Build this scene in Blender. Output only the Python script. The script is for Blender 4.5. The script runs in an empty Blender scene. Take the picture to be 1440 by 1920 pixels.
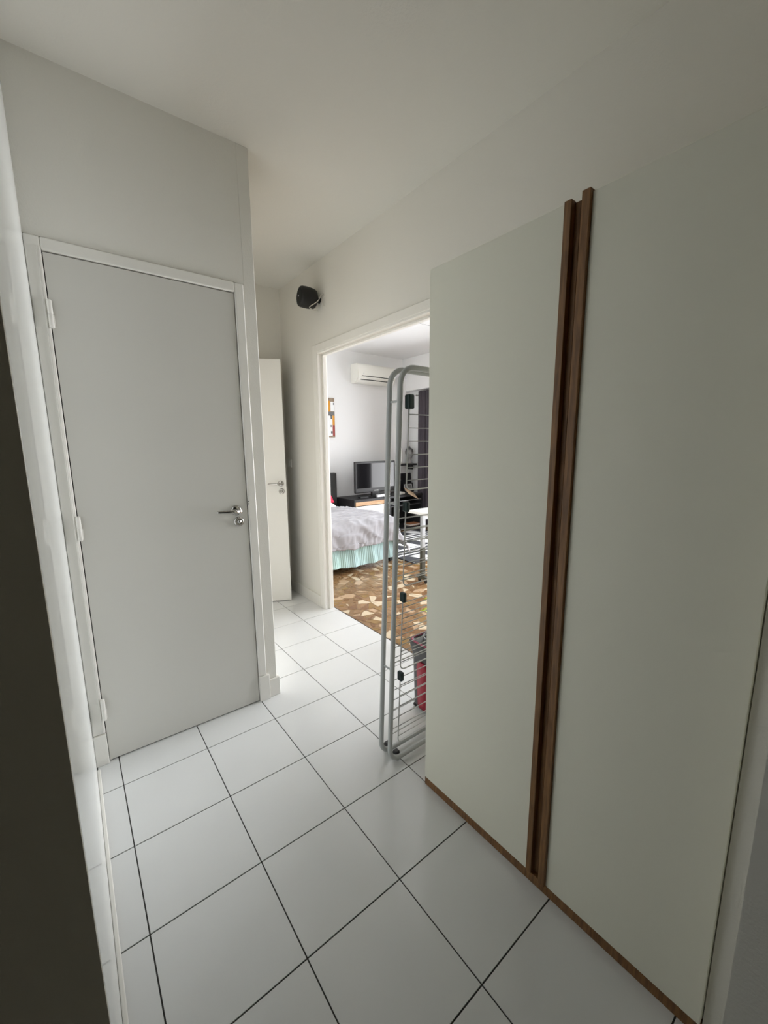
import bpy, bmesh, math, random
from mathutils import Vector, Matrix, noise
random.seed(7)
PI = math.pi
SC = bpy.context.scene
COL = SC.collection

# ------------------------------------------------------------------ camera
cam_d = bpy.data.cameras.new('camera')
cam_d.sensor_fit = 'HORIZONTAL'
cam_d.sensor_width = 36.0
cam_d.lens = 18.93
cam_d.clip_start = 0.01
cam = bpy.data.objects.new('camera', cam_d)
COL.objects.link(cam)
_r = Vector((0.7879, -0.6157, -0.0080)); _u = Vector((0.1068, 0.1239, 0.9865)); _b = Vector((-0.6065, -0.7781, 0.1634))
cam.matrix_world = Matrix(((_r.x, _u.x, _b.x, 0.2882), (_r.y, _u.y, _b.y, -1.8432), (_r.z, _u.z, _b.z, 1.3949), (0, 0, 0, 1)))
SC.camera = cam

# ------------------------------------------------------------------ world, light, exposure
world = bpy.data.worlds.new('world'); SC.world = world
world.use_nodes = True
wn = world.node_tree
for n in list(wn.nodes): wn.nodes.remove(n)
sky = wn.nodes.new('ShaderNodeTexSky')
sky.sky_type = 'PREETHAM'; sky.turbidity = 7.0
sky.sun_direction = (-0.3, -0.5, 0.6)
bgn = wn.nodes.new('ShaderNodeBackground'); bgn.inputs['Strength'].default_value = 0.6
out = wn.nodes.new('ShaderNodeOutputWorld')
wn.links.new(sky.outputs[0], bgn.inputs[0]); wn.links.new(bgn.outputs[0], out.inputs[0])

def area(name, loc, rot, sx, sy, power, col, spread=180):
    l = bpy.data.lights.new(name, 'AREA'); l.shape = 'RECTANGLE'; l.size = sx; l.size_y = sy
    l.energy = power; l.color = col; l.spread = math.radians(spread)
    o = bpy.data.objects.new(name, l); COL.objects.link(o); o.location = loc; o.rotation_euler = rot
    return o
# overcast daylight entering by the french window of the living room
area('window_daylight', (5.32, 0.7, 1.15), (0, PI/2, 0), 2.2, 3.8, 245, (0.94, 0.957, 0.985), 122)
# added fill lamp outside the window, aimed upwards to brighten the ceiling
area('added_ceiling_fill', (5.9, 0.7, 0.02), (0, PI*0.86, 0), 1.1, 3.8, 8, (1.0, 0.98, 0.94))


vs = SC.view_settings
vs.view_transform = 'Standard'; vs.look = 'None'; vs.gamma = 1.0; vs.use_curve_mapping = False
vs.exposure = 0.02
SC.cycles.max_bounces = 14
SC.cycles.diffuse_bounces = 10

# ------------------------------------------------------------------ helpers
def mat(name, col, rough=0.5, metal=0.0, spec=0.5, var=0.0, vscale=8.0, bump=0.0, bscale=60.0, coat=0.0, sheen=0.0):
    m = bpy.data.materials.new(name); m.use_nodes = True
    nt = m.node_tree; p = nt.nodes['Principled BSDF']
    p.inputs['Base Color'].default_value = (*col, 1); p.inputs['Roughness'].default_value = rough
    p.inputs['Metallic'].default_value = metal; p.inputs['Specular IOR Level'].default_value = spec
    p.inputs['Coat Weight'].default_value = coat
    if sheen: p.inputs['Sheen Weight'].default_value = sheen
    tc = nt.nodes.new('ShaderNodeTexCoord')
    if var:
        nz = nt.nodes.new('ShaderNodeTexNoise'); nz.inputs['Scale'].default_value = vscale; nz.inputs['Detail'].default_value = 6
        mx = nt.nodes.new('ShaderNodeMix'); mx.data_type = 'RGBA'
        mx.inputs[6].default_value = (*[c*(1-var) for c in col], 1)
        mx.inputs[7].default_value = (*[min(1, c*(1+var)) for c in col], 1)
        nt.links.new(tc.outputs['Object'], nz.inputs['Vector'])
        nt.links.new(nz.outputs['Fac'], mx.inputs[0]); nt.links.new(mx.outputs[2], p.inputs['Base Color'])
    if bump:
        nb = nt.nodes.new('ShaderNodeTexNoise'); nb.inputs['Scale'].default_value = bscale; nb.inputs['Detail'].default_value = 4
        bp = nt.nodes.new('ShaderNodeBump'); bp.inputs['Strength'].default_value = bump; bp.inputs['Distance'].default_value = 0.002
        nt.links.new(tc.outputs['Object'], nb.inputs['Vector'])
        nt.links.new(nb.outputs['Fac'], bp.inputs['Height']); nt.links.new(bp.outputs[0], p.inputs['Normal'])
    return m

def wood(name, c1, c2, scale=(14, 14, 1.2), rough=0.5):
    m = bpy.data.materials.new(name); m.use_nodes = True
    nt = m.node_tree; p = nt.nodes['Principled BSDF']; p.inputs['Roughness'].default_value = rough
    tc = nt.nodes.new('ShaderNodeTexCoord'); mp = nt.nodes.new('ShaderNodeMapping'); mp.inputs['Scale'].default_value = scale
    nz = nt.nodes.new('ShaderNodeTexNoise'); nz.inputs['Scale'].default_value = 9; nz.inputs['Detail'].default_value = 8
    nz.inputs['Distortion'].default_value = 0.6
    cr = nt.nodes.new('ShaderNodeValToRGB')
    cr.color_ramp.elements[0].position = 0.35; cr.color_ramp.elements[0].color = (*c1, 1)
    cr.color_ramp.elements[1].position = 0.68; cr.color_ramp.elements[1].color = (*c2, 1)
    nt.links.new(tc.outputs['Object'], mp.inputs[0]); nt.links.new(mp.outputs[0], nz.inputs['Vector'])
    nt.links.new(nz.outputs['Fac'], cr.inputs[0]); nt.links.new(cr.outputs[0], p.inputs['Base Color'])
    return m

WALLC = (0.755, 0.74, 0.69)
M = {}
M['wall'] = mat('wall_paint', WALLC, 0.75, bump=0.35, bscale=140, spec=0.3)
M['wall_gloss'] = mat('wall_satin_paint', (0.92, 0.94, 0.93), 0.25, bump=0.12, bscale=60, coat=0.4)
M['living_wall'] = mat('living_wall_paint', (0.81, 0.82, 0.83), 0.8, bump=0.25, bscale=120, spec=0.3)
M['ceiling'] = mat('ceiling_paint', (0.745, 0.735, 0.69), 0.85, bump=0.4, bscale=110, spec=0.2)
M['shade_wall'] = mat('wall_shade_tone', (0.30, 0.29, 0.27), 0.9, bump=0.3)  # wall colour darkened to hold the shade around the camera
M['taupe'] = mat('wall_end_shade', (0.62, 0.59, 0.50), 0.7, bump=0.2)  # shade of the unlit wall end put into the colour
M['trim'] = mat('trim_gloss_paint', (0.80, 0.785, 0.74), 0.38, var=0.05, vscale=5, bump=0.3, bscale=35)
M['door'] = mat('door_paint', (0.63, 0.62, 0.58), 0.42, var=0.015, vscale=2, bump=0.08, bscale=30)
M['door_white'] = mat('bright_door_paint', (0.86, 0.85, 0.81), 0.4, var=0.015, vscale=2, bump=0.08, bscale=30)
M['trim_white'] = mat('bright_trim_paint', (0.81, 0.795, 0.75), 0.36, var=0.05, vscale=5, bump=0.3, bscale=35)
M['tile'] = mat('white_floor_tile', (0.74, 0.75, 0.75), 0.16, var=0.03, vscale=5, bump=0.05, bscale=12)
M['grout'] = mat('dark_grout', (0.05, 0.05, 0.045), 0.9)
M['wardrobe'] = mat('wardrobe_cream_laminate', (0.86, 0.85, 0.735), 0.5, var=0.02, vscale=3, bump=0.06, bscale=50)
M['wardrobe_wood'] = wood('wardrobe_brown_wood', (0.15, 0.068, 0.022), (0.28, 0.135, 0.045), rough=0.45)
M['chrome'] = mat('chrome', (0.50, 0.49, 0.47), 0.09, metal=1.0)
M['rack'] = mat('rack_grey_enamel', (0.52, 0.54, 0.545), 0.38)
M['wire'] = mat('rack_wire', (0.66, 0.665, 0.67), 0.35, metal=0.3)
M['green_plastic'] = mat('dark_green_plastic', (0.015, 0.035, 0.035), 0.4)
M['black'] = mat('black_plastic', (0.012, 0.012, 0.013), 0.4)
M['black_matte'] = mat('black_laminate', (0.02, 0.02, 0.022), 0.55)
M['screen'] = mat('tv_screen', (0.006, 0.006, 0.007), 0.09, coat=0.5)
M['speaker'] = mat('speaker_plastic', (0.006, 0.006, 0.006), 0.55)
M['grille'] = mat('speaker_grille', (0.012, 0.013, 0.012), 0.8, bump=0.6, bscale=500)
M['cable_white'] = mat('white_cable', (0.6, 0.57, 0.52), 0.5)
M['white_plastic'] = mat('white_plastic', (0.8, 0.8, 0.77), 0.4)
M['ac'] = mat('ac_plastic', (0.82, 0.82, 0.77), 0.4)
M['bucket'] = mat('bucket_grey', (0.06, 0.06, 0.062), 0.45)
M['crimson'] = mat('crimson_plastic', (0.36, 0.012, 0.035), 0.4)
M['pink'] = mat('pink_plastic', (0.42, 0.08, 0.14), 0.45)
M['bucket_light'] = mat('bucket_lid_grey', (0.14, 0.15, 0.15), 0.45)
M['lime'] = mat('lime_leaf', (0.50, 0.62, 0.04), 0.5, var=0.2, vscale=20)
M['pot'] = mat('terracotta', (0.35, 0.14, 0.07), 0.8)
M['duvet'] = mat('grey_cotton', (0.38, 0.375, 0.405), 0.9, sheen=0.2, bump=0.2, bscale=300)
M['duvet_under'] = mat('duvet_white_lining', (0.8, 0.8, 0.8), 0.9)
M['red_cloth'] = mat('red_cloth', (0.72, 0.03, 0.085), 0.85, bump=0.2, bscale=200)
M['white_cloth'] = mat('white_cloth', (0.84, 0.84, 0.83), 0.9, bump=0.2, bscale=200)
M['leather'] = mat('charcoal_leather', (0.035, 0.038, 0.038), 0.45, bump=0.3, bscale=160)
M['pine'] = wood('pine_wood', (0.58, 0.34, 0.18), (0.75, 0.50, 0.30), scale=(1, 8, 8), rough=0.55)
M['drawer_white'] = mat('white_drawer_front', (0.82, 0.80, 0.77), 0.45)
M['silver'] = mat('silver_plastic', (0.55, 0.56, 0.58), 0.3, metal=0.4)
M['kraft'] = mat('kraft_paper', (0.38, 0.27, 0.17), 0.85, var=0.1, vscale=15)
M['statue'] = mat('grey_stone_statue', (0.28, 0.28, 0.28), 0.75, var=0.2, vscale=25)
M['statue_hair'] = mat('dark_stone_hair', (0.09, 0.09, 0.09), 0.85)
M['white_glass'] = mat('opal_white_glass', (0.88, 0.88, 0.87), 0.25)
M['table_white'] = mat('table_white_laminate', (0.78, 0.78, 0.77), 0.4)
M['table_metal'] = mat('table_leg_metal', (0.42, 0.44, 0.46), 0.4, metal=0.5)
M['table_dark'] = mat('table_leg_dark', (0.05, 0.05, 0.035), 0.5)
M['rod'] = mat('curtain_rod_steel', (0.35, 0.34, 0.32), 0.35, metal=0.8)
M['curtain'] = mat('plum_grey_curtain', (0.062, 0.052, 0.065), 0.85, sheen=0.1, bump=0.2, bscale=250)
M['orange_cover'] = mat('orange_book_cover', (0.55, 0.25, 0.12), 0.6)
M['paper'] = mat('paper_pages', (0.75, 0.72, 0.66), 0.9)
M['frame_black'] = mat('black_frame', (0.01, 0.01, 0.012), 0.35)
M['frame_wood'] = wood('canvas_frame_wood', (0.22, 0.16, 0.11), (0.36, 0.28, 0.2), rough=0.6)
M['art_white'] = mat('art_white_patch', (0.8, 0.82, 0.83), 0.7)
M['art_orange'] = mat('art_orange_patch', (0.62, 0.28, 0.03), 0.7, var=0.1)
M['art_grey'] = mat('art_grey_patch', (0.16, 0.16, 0.16), 0.7, var=0.2, vscale=30)
M['art_red'] = mat('art_red_patch', (0.30, 0.05, 0.04), 0.7, var=0.2, vscale=30)
M['art_black'] = mat('art_black_mark', (0.02, 0.03, 0.035), 0.7)
M['dark_gap'] = mat('dark_slot', (0.02, 0.02, 0.02), 0.7)
M['stone_bed'] = mat('terrazzo_brown_cement', (0.25, 0.145, 0.065), 0.28, var=0.45, vscale=26, bump=0.05, bscale=30)
STONES = [mat('stone_cream', (0.66, 0.54, 0.38), 0.22, var=0.12, vscale=20), mat('stone_blush', (0.50, 0.34, 0.21), 0.22, var=0.15, vscale=20),
          mat('stone_tan', (0.31, 0.18, 0.085), 0.24, var=0.25, vscale=24), mat('stone_brown', (0.215, 0.11, 0.047), 0.24, var=0.3, vscale=24),
          mat('stone_ochre', (0.28, 0.165, 0.055), 0.24, var=0.25, vscale=22)]

def quilt_mat():
    m = bpy.data.materials.new('mint_quilted_cotton'); m.use_nodes = True
    nt = m.node_tree; p = nt.nodes['Principled BSDF']; p.inputs['Roughness'].default_value = 0.9
    tc = nt.nodes.new('ShaderNodeTexCoord')
    wv = nt.nodes.new('ShaderNodeTexWave'); wv.wave_type = 'BANDS'; wv.bands_direction = 'X'; wv.inputs['Scale'].default_value = 14
    nz = nt.nodes.new('ShaderNodeTexNoise'); nz.inputs['Scale'].default_value = 3.0
    mx = nt.nodes.new('ShaderNodeMix'); mx.data_type = 'RGBA'
    mx.inputs[6].default_value = (0.46, 0.66, 0.58, 1); mx.inputs[7].default_value = (0.42, 0.58, 0.66, 1)
    bp = nt.nodes.new('ShaderNodeBump'); bp.inputs['Strength'].default_value = 0.5; bp.inputs['Distance'].default_value = 0.008
    nt.links.new(tc.outputs['Object'], wv.inputs['Vector']); nt.links.new(tc.outputs['Object'], nz.inputs['Vector'])
    nt.links.new(nz.outputs['Fac'], mx.inputs[0]); nt.links.new(mx.outputs[2], p.inputs['Base Color'])
    nt.links.new(wv.outputs['Fac'], bp.inputs['Height']); nt.links.new(bp.outputs[0], p.inputs['Normal'])
    return m
M['quilt'] = quilt_mat()

def rug_mat():
    # flat woven print: fine lines along X at the front, broad black and white bars with line borders behind
    m = bpy.data.materials.new('rug_geometric_print'); m.use_nodes = True
    nt = m.node_tree; p = nt.nodes['Principled BSDF']; p.inputs['Roughness'].default_value = 0.95
    N = nt.nodes.new; L = nt.links.new
    tc = N('ShaderNodeTexCoord'); sp = N('ShaderNodeSeparateXYZ'); L(tc.outputs['Object'], sp.inputs[0])
    def math_(op, a, b=None, c=None):
        n = N('ShaderNodeMath'); n.operation = op
        for i, v in enumerate((a, b, c)):
            if v is None: continue
            if isinstance(v, (int, float)): n.inputs[i].default_value = v
            else: L(v, n.inputs[i])
        return n.outputs[0]
    x, y = sp.outputs[0], sp.outputs[1]
    yy = math_('MODULO', y, 0.62)
    lines = math_('GREATER_THAN', math_('FRACT', math_('MULTIPLY', y, 9.7)), 0.5)
    sk = math_('ADD', x, math_('MULTIPLY', y, 0.25))
    bars = math_('GREATER_THAN', math_('FRACT', math_('MULTIPLY', sk, 2.6)), 0.5)
    zone = math_('GREATER_THAN', yy, 0.32)
    mixf = math_('ADD', math_('MULTIPLY', bars, zone), math_('MULTIPLY', lines, math_('SUBTRACT', 1.0, zone)))
    mx = N('ShaderNodeMix'); mx.data_type = 'RGBA'
    mx.inputs[6].default_value = (0.035, 0.036, 0.045, 1); mx.inputs[7].default_value = (0.82, 0.82, 0.82, 1)
    L(mixf, mx.inputs[0]); L(mx.outputs[2], p.inputs['Base Color'])
    return m
M['rug'] = rug_mat()
M['rug_edge'] = mat('rug_black_edge', (0.025, 0.025, 0.03), 0.95)

def glass_mat():
    m = bpy.data.materials.new('window_glass'); m.use_nodes = True
    nt = m.node_tree
    for n in list(nt.nodes): nt.nodes.remove(n)
    o = nt.nodes.new('ShaderNodeOutputMaterial'); t = nt.nodes.new('ShaderNodeBsdfTransparent'); g = nt.nodes.new('ShaderNodeBsdfGlossy')
    g.inputs['Roughness'].default_value = 0.02
    mx = nt.nodes.new('ShaderNodeMixShader'); mx.inputs[0].default_value = 0.06
    nt.links.new(t.outputs[0], mx.inputs[1]); nt.links.new(g.outputs[0], mx.inputs[2]); nt.links.new(mx.outputs[0], o.inputs[0])
    return m
M['glass'] = glass_mat()

class MB:
    def __init__(s): s.bm = bmesh.new(); s.mats = []
    def _mi(s, m):
        if m is None: return 0
        if m not in s.mats: s.mats.append(m)
        return s.mats.index(m)
    def box(s, x0, x1, y0, y1, z0, z1, bevel=0.0, seg=2, m=None, mtx=None):
        r = bmesh.ops.create_cube(s.bm, size=1)
        vs_ = r['verts']
        for v in vs_:
            v.co = Vector(((x0+x1)/2 + v.co.x*(x1-x0), (y0+y1)/2 + v.co.y*(y1-y0), (z0+z1)/2 + v.co.z*(z1-z0)))
        fs = set(f for v in vs_ for f in v.link_faces)
        if bevel > 0:
            es = list(set(e for v in vs_ for e in v.link_edges))
            rr = bmesh.ops.bevel(s.bm, geom=es, offset=bevel, segments=seg, affect='EDGES', profile=0.5)
            fs = set(rr['faces']) | set(f for f in fs if f.is_valid)
            vs_ = list(set(v for f in fs for v in f.verts))
        mi = s._mi(m)
        for f in fs:
            if f.is_valid: f.material_index = mi; f.smooth = bevel > 0 and seg > 2
        if mtx is not None:
            for v in vs_: v.co = mtx @ v.co
        return s
    def tube(s, pts, r, n=10, closed=False, m=None):
        pts = [Vector(p) for p in pts]; k = len(pts); rings = []
        rad = r if isinstance(r, (list, tuple)) else [r]*k
        mi = s._mi(m); prev = None
        for i, p in enumerate(pts):
            a = pts[(i-1) % k] if (closed or i > 0) else p
            b = pts[(i+1) % k] if (closed or i < k-1) else p
            t = (b-a).normalized()
            if prev is None:
                up = Vector((0, 0, 1)) if abs(t.z) < 0.9 else Vector((0, 1, 0))
                n1 = t.cross(up).normalized()
            else:
                n1 = (prev - t*prev.dot(t)).normalized()
            prev = n1; n2 = t.cross(n1)
            rings.append([s.bm.verts.new(p + (n1*math.cos(2*PI*j/n) + n2*math.sin(2*PI*j/n))*rad[i]) for j in range(n)])
        rng = range(k) if closed else range(k-1)
        for i in rng:
            A, B_ = rings[i], rings[(i+1) % k]
            for j in range(n):
                f = s.bm.faces.new((A[j], A[(j+1) % n], B_[(j+1) % n], B_[j])); f.smooth = True; f.material_index = mi
        if not closed:
            for R_ in (rings[0], rings[-1]):
                f = s.bm.faces.new(R_); f.material_index = mi
        return s
    def lathe(s, prof, origin, axis=(0, 0, 1), n=28, m=None, smooth=True, sx=1.0, sy=1.0):
        ax = Vector(axis).normalized(); o = Vector(origin)
        up = Vector((0, 0, 1)) if abs(ax.z) < 0.9 else Vector((1, 0, 0))
        a = up.cross(ax).normalized(); b = ax.cross(a); mi = s._mi(m)
        rings = []
        for (r, h) in prof:
            if r < 1e-6: rings.append([s.bm.verts.new(o + ax*h)])
            else: rings.append([s.bm.verts.new(o + ax*h + (a*math.cos(2*PI*j/n)*sx + b*math.sin(2*PI*j/n)*sy)*r) for j in range(n)])
        for i in range(len(rings)-1):
            A, B_ = rings[i], rings[i+1]
            for j in range(n):
                j2 = (j+1) % n
                if len(A) == 1 and len(B_) == 1: continue
                if len(A) == 1: vs_ = (A[0], B_[j2], B_[j])
                elif len(B_) == 1: vs_ = (A[j], A[j2], B_[0])
                else: vs_ = (A[j], A[j2], B_[j2], B_[j])
                f = s.bm.faces.new(vs_); f.smooth = smooth; f.material_index = mi
        return s
    def poly(s, pts, z0, z1, m=None):
        mi = s._mi(m)
        t = [s.bm.verts.new((x, y, z1)) for x, y in pts]; b = [s.bm.verts.new((x, y, z0)) for x, y in pts]
        f = s.bm.faces.new(t); f.material_index = mi
        n = len(pts)
        for i in range(n):
            f = s.bm.faces.new((b[i], b[(i+1) % n], t[(i+1) % n], t[i])); f.material_index = mi
        return s
    def grid(s, fn, nu, nv, m=None):
        mi = s._mi(m)
        V = [[s.bm.verts.new(fn(i/nu, j/nv)) for j in range(nv+1)] for i in range(nu+1)]
        for i in range(nu):
            for j in range(nv):
                f = s.bm.faces.new((V[i][j], V[i+1][j], V[i+1][j+1], V[i][j+1])); f.smooth = True; f.material_index = mi
        return s
    def build(s, name, m=None, parent=None, recalc=True):
        if recalc: bmesh.ops.recalc_face_normals(s.bm, faces=s.bm.faces[:])
        me = bpy.data.meshes.new(name); s.bm.to_mesh(me); s.bm.free()
        if s.mats:
            for mm in s.mats: me.materials.append(mm)
        elif m: me.materials.append(m)
        o = bpy.data.objects.new(name, me); COL.objects.link(o)
        if parent: o.parent = parent; o.matrix_parent_inverse = Matrix.Translation(-parent.location) if parent.type == 'EMPTY' else Matrix()
        return o

def tag(o, label=None, cat=None, group=None, kind=None):
    if label: o['label'] = label
    if cat: o['category'] = cat
    if group: o['group'] = group
    if kind: o['kind'] = kind
    return o
def thing(name, loc, label, cat, group=None):
    o = bpy.data.objects.new(name, None); COL.objects.link(o); o.location = loc; o.empty_display_size = 0.1
    return tag(o, label, cat, group)
def struct(o, label, cat): return tag(o, label, cat, kind='structure')
def sbox(name, dims, m, label, cat, bevel=0.0):
    return struct(MB().box(*dims, bevel=bevel).build(name, m), label, cat)

HC = 2.75   # hall ceiling
LC = 2.82   # living room ceiling
S = 0.333   # tile module

# ------------------------------------------------------------------ structure: hall
# floor slab (grout level) with one part per tile
slab = MB().box(-1.3, 1.998, -3.0, 3.6, -0.12, -0.003).build('floor', M['grout'])
struct(slab, 'hall floor of square white glazed tiles with dark grout', 'floor')
def tile_rect(x0, x1, y0, y1):
    MB_ = MB().box(x0, x1, y0, y1, -0.0029, 0.0, bevel=0.0006, seg=1)
    o = MB_.build('tile', M['tile']); o.parent = slab
g = 0.0019
for i in range(-4, 6):
    for j in range(-9, 6):
        x0, x1, y0, y1 = i*S, (i+1)*S, j*S, (j+1)*S
        x0 += 0.0; 
        if x1 < -0.4 and y0 > -1.5: continue
        if y1 > 1.73 and y0 > 1.73: continue
        lo_x = 0.252 if y1 > -1.2 else -1.2
        lo_y = -2.9
        if y0 >= 0.19: lo_x = 1.10
        hi_y = 1.73
        hi_x = 1.998
        if x1 <= 1.11 and y0 < 0.21: hi_y = 0.203
        xa, xb = max(x0, lo_x), min(x1, hi_x); ya, yb = max(y0, lo_y), min(y1, hi_y)
        if xb-xa < 0.02 or yb-ya < 0.02: continue
        tile_rect(xa+g, xb-g, ya+g, yb-g)

sbox('ceiling', (-1.3, 1.92, -3.0, 3.7, HC, 2.9), M['ceiling'], 'smooth off-white painted ceiling of the hall', 'ceiling')
# left wall: lit grazing face at x=0.25, dark end face at y=-1.2
wl = MB().box(0.10, 0.25, -1.2, 0.2, -0.003, HC, bevel=0.006, seg=3)
wl.box(0.10, 0.25, 0.2, 3.6, -0.003, HC)
struct(wl.build('wall_left', M['wall_gloss']), 'off-white satin painted wall at the left edge beside the closed door', 'wall')
sbox('wall_left_return', (-1.2, 0.10, -1.2, -1.08, -0.003, HC), M['shade_wall'], 'wall return left of the camera, shade put into its colour', 'wall')
sbox('wall_rear_left', (-1.3, -1.2, -3.0, -1.08, -0.003, HC), M['shade_wall'], 'wall of the room behind the camera, left side', 'wall')
sbox('wall_rear', (-1.2, 1.20, -3.0, -2.9, -0.003, HC), M['shade_wall'], 'wall behind the camera', 'wall')
sbox('wall_rear_right', (1.20, 1.92, -3.0, -1.759, -0.003, HC), M['wall'], 'pale grey wall end at the lower right edge beside the wardrobe', 'wall')
sbox('trim_7', (0.09, 0.2495, -1.212, -1.2005, 0.0, HC), M['taupe'], 'added end board of the left wall, shade put into its colour', 'trim')
# front wall with the closed door
DY = 0.20
wf = MB()
wf.box(1.043, 1.10, DY, 0.30, -0.003, HC, bevel=0.004, seg=3)
wf.box(0.25, 1.0435, DY, 0.30, 2.156, HC)
struct(wf.build('wall_front', M['wall']), 'off-white hall wall around the closed door', 'wall')
sbox('wall_front_return', (1.0, 1.10, 0.30, 1.73, -0.003, HC), M['wall'], 'side wall of the passage behind the closed door corner', 'wall')
# back wall with ajar door
wb = MB()
wb.box(1.10, 1.145, 1.73, 1.83, -0.003, HC)
wb.box(1.875, 1.92, 1.73, 1.83, -0.003, HC)
wb.box(1.145, 1.875, 1.73, 1.83, 2.13, HC)
wb.box(0.25, 1.10, 1.73, 1.83, -0.003, HC)
struct(wb.build('wall_back', M['wall']), 'end wall of the hall above the ajar door', 'wall')
# right wall (partition) with wide opening
OY0, OY1, OZ = -0.36, 1.085, 2.112
wr = MB()
wr.box(1.92, 1.995, OY1+0.005, 3.6, -0.003, LC)
wr.box(1.92, 1.995, -3.6, OY0-0.005, -0.003, LC)
wr.box(1.92, 1.995, OY0-0.005, OY1+0.005, OZ+0.005, LC)
struct(wr.build('wall_right', M['wall']), 'off-white hall wall with the wide opening to the living room', 'wall')
# opening casing / lining
tr = MB()
W_ = 0.055
tr.box(1.908, 1.9195, OY1, OY1+W_, 0.0, OZ+W_, bevel=0.004, seg=3)
tr.box(1.908, 1.9195, OY0-W_, OY0, 0.0, OZ+W_, bevel=0.004, seg=3)
tr.box(1.908, 1.9195, OY0, OY1, OZ, OZ+W_, bevel=0.004, seg=3)
struct(tr.build('trim_1', M['trim_white']), 'flat painted casing around the living room opening', 'trim')
tr = MB()
tr.box(1.912, 1.999, OY1-0.012, OY1+0.004, 0.0, OZ, bevel=0.003, seg=2)
tr.box(1.912, 1.999, OY0-0.004, OY0+0.012, 0.0, OZ, bevel=0.003, seg=2)
tr.box(1.912, 1.999, OY0, OY1, OZ-0.012, OZ+0.004, bevel=0.003, seg=2)
tr.box(1.955, 1.985, OY1-0.024, OY1-0.011, 0.0, OZ-0.012, bevel=0.002, seg=2)
tr.box(1.955, 1.985, OY0+0.011, OY1-0.011, OZ-0.024, OZ-0.011, bevel=0.002, seg=2)
struct(tr.build('trim_2', M['trim_white']), 'painted jamb lining inside the living room opening', 'trim')
# baseboards
def base(name, dims, label): struct(MB().box(*dims, bevel=0.003, seg=2).build(name, M['trim']), label, 'baseboard')
base('baseboard_right', (1.9085, 1.9195, OY1+W_+0.003, 1.725, 0.0, 0.10), 'painted baseboard right of the ajar door')
base('baseboard_front', (1.052, 1.112, 0.188, 0.1995, 0.0, 0.105), 'short painted baseboard at the corner right of the closed door')
base('baseboard_front_return', (1.1005, 1.112, 0.2, 1.70, 0.0, 0.105), 'painted baseboard on the passage side of the corner')
base('baseboard_left', (0.2505, 0.262, -1.19, 0.15, 0.0, 0.012), 'thin paint ragged joint at the foot of the left wall')

# ------------------------------------------------------------------ door_1: closed door
def lever_handle(parent, loc, nrm, along, scale=1.0):
    """rose + neck + lever; nrm = outward normal, along = lever direction"""
    n_ = Vector(nrm).normalized(); a = Vector(along).normalized(); p = Vector(loc)
    b = MB()
    b.lathe([(0, 0.0), (0.026, 0.0), (0.026, 0.004), (0.021, 0.009), (0.0, 0.010)], p, n_, 24)
    b.lathe([(0.011, 0.008), (0.0105, 0.035), (0.0125, 0.040), (0.012, 0.052), (0.0, 0.054)], p, n_, 18)
    q = p + n_*0.045
    b.tube([q, q+a*0.03+n_*0.002, q+a*0.06, q+a*0.085-n_*0.004, q+a*0.10-n_*0.006, q+a*0.108-n_*0.006], [0.0105, 0.0095, 0.008, 0.0075, 0.0065, 0.002], 12)
    h = b.build('door_handle', M['chrome'], parent); h['label'] = 'chrome lever handle'
    return h
def lock_rose(parent, loc, nrm):
    b = MB()
    b.lathe([(0, 0.0), (0.025, 0.0), (0.025, 0.005), (0.020, 0.009), (0.013, 0.010), (0.012, 0.006), (0.0085, 0.006), (0.0085, 0.013), (0, 0.0135)], loc, nrm, 24)
    o = b.build('lock_rose', M['chrome'], parent); o['label'] = 'round chrome lock cylinder'
    b2 = MB().box(-0.0012, 0.0012, -0.0045, 0.0045, -0.0005, 0.0005)
    return o

d1 = MB()
X0, X1, DT = 0.2975, 0.994, 2.107
CY = DY-0.014
d1.box(0.2505, X0, CY, DY+0.09, 0.145, DT+0.045, bevel=0.006, seg=3)
d1.box(X1, 1.038, CY, DY+0.09, 0.145, DT+0.045, bevel=0.006, seg=3)
d1.box(X0-0.0005, X1+0.0005, CY, DY+0.09, DT, DT+0.045, bevel=0.006, seg=3)
frame = struct(d1.build('door_1', M['trim']), 'closed white flush door with its painted frame, chrome lever and three hinges', 'door')
MB().box(0.2505, X0+0.001, CY-0.007, DY+0.05, 0.0, 0.1445, bevel=0.003, seg=2).build('plinth_block', M['trim'], frame)
MB().box(X1-0.001, 1.0505, CY-0.007, DY+0.09, 0.0, 0.1445, bevel=0.003, seg=2).build('plinth_block', M['trim'], frame)
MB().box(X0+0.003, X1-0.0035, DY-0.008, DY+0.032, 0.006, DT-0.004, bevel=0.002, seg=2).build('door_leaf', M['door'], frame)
MB().box(X0, X1, DY+0.034, DY+0.05, 0.0, DT, ).build('gap_backing', M['dark_gap'], frame)  # dark sheet added behind the leaf so no light leaks through its gaps
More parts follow.
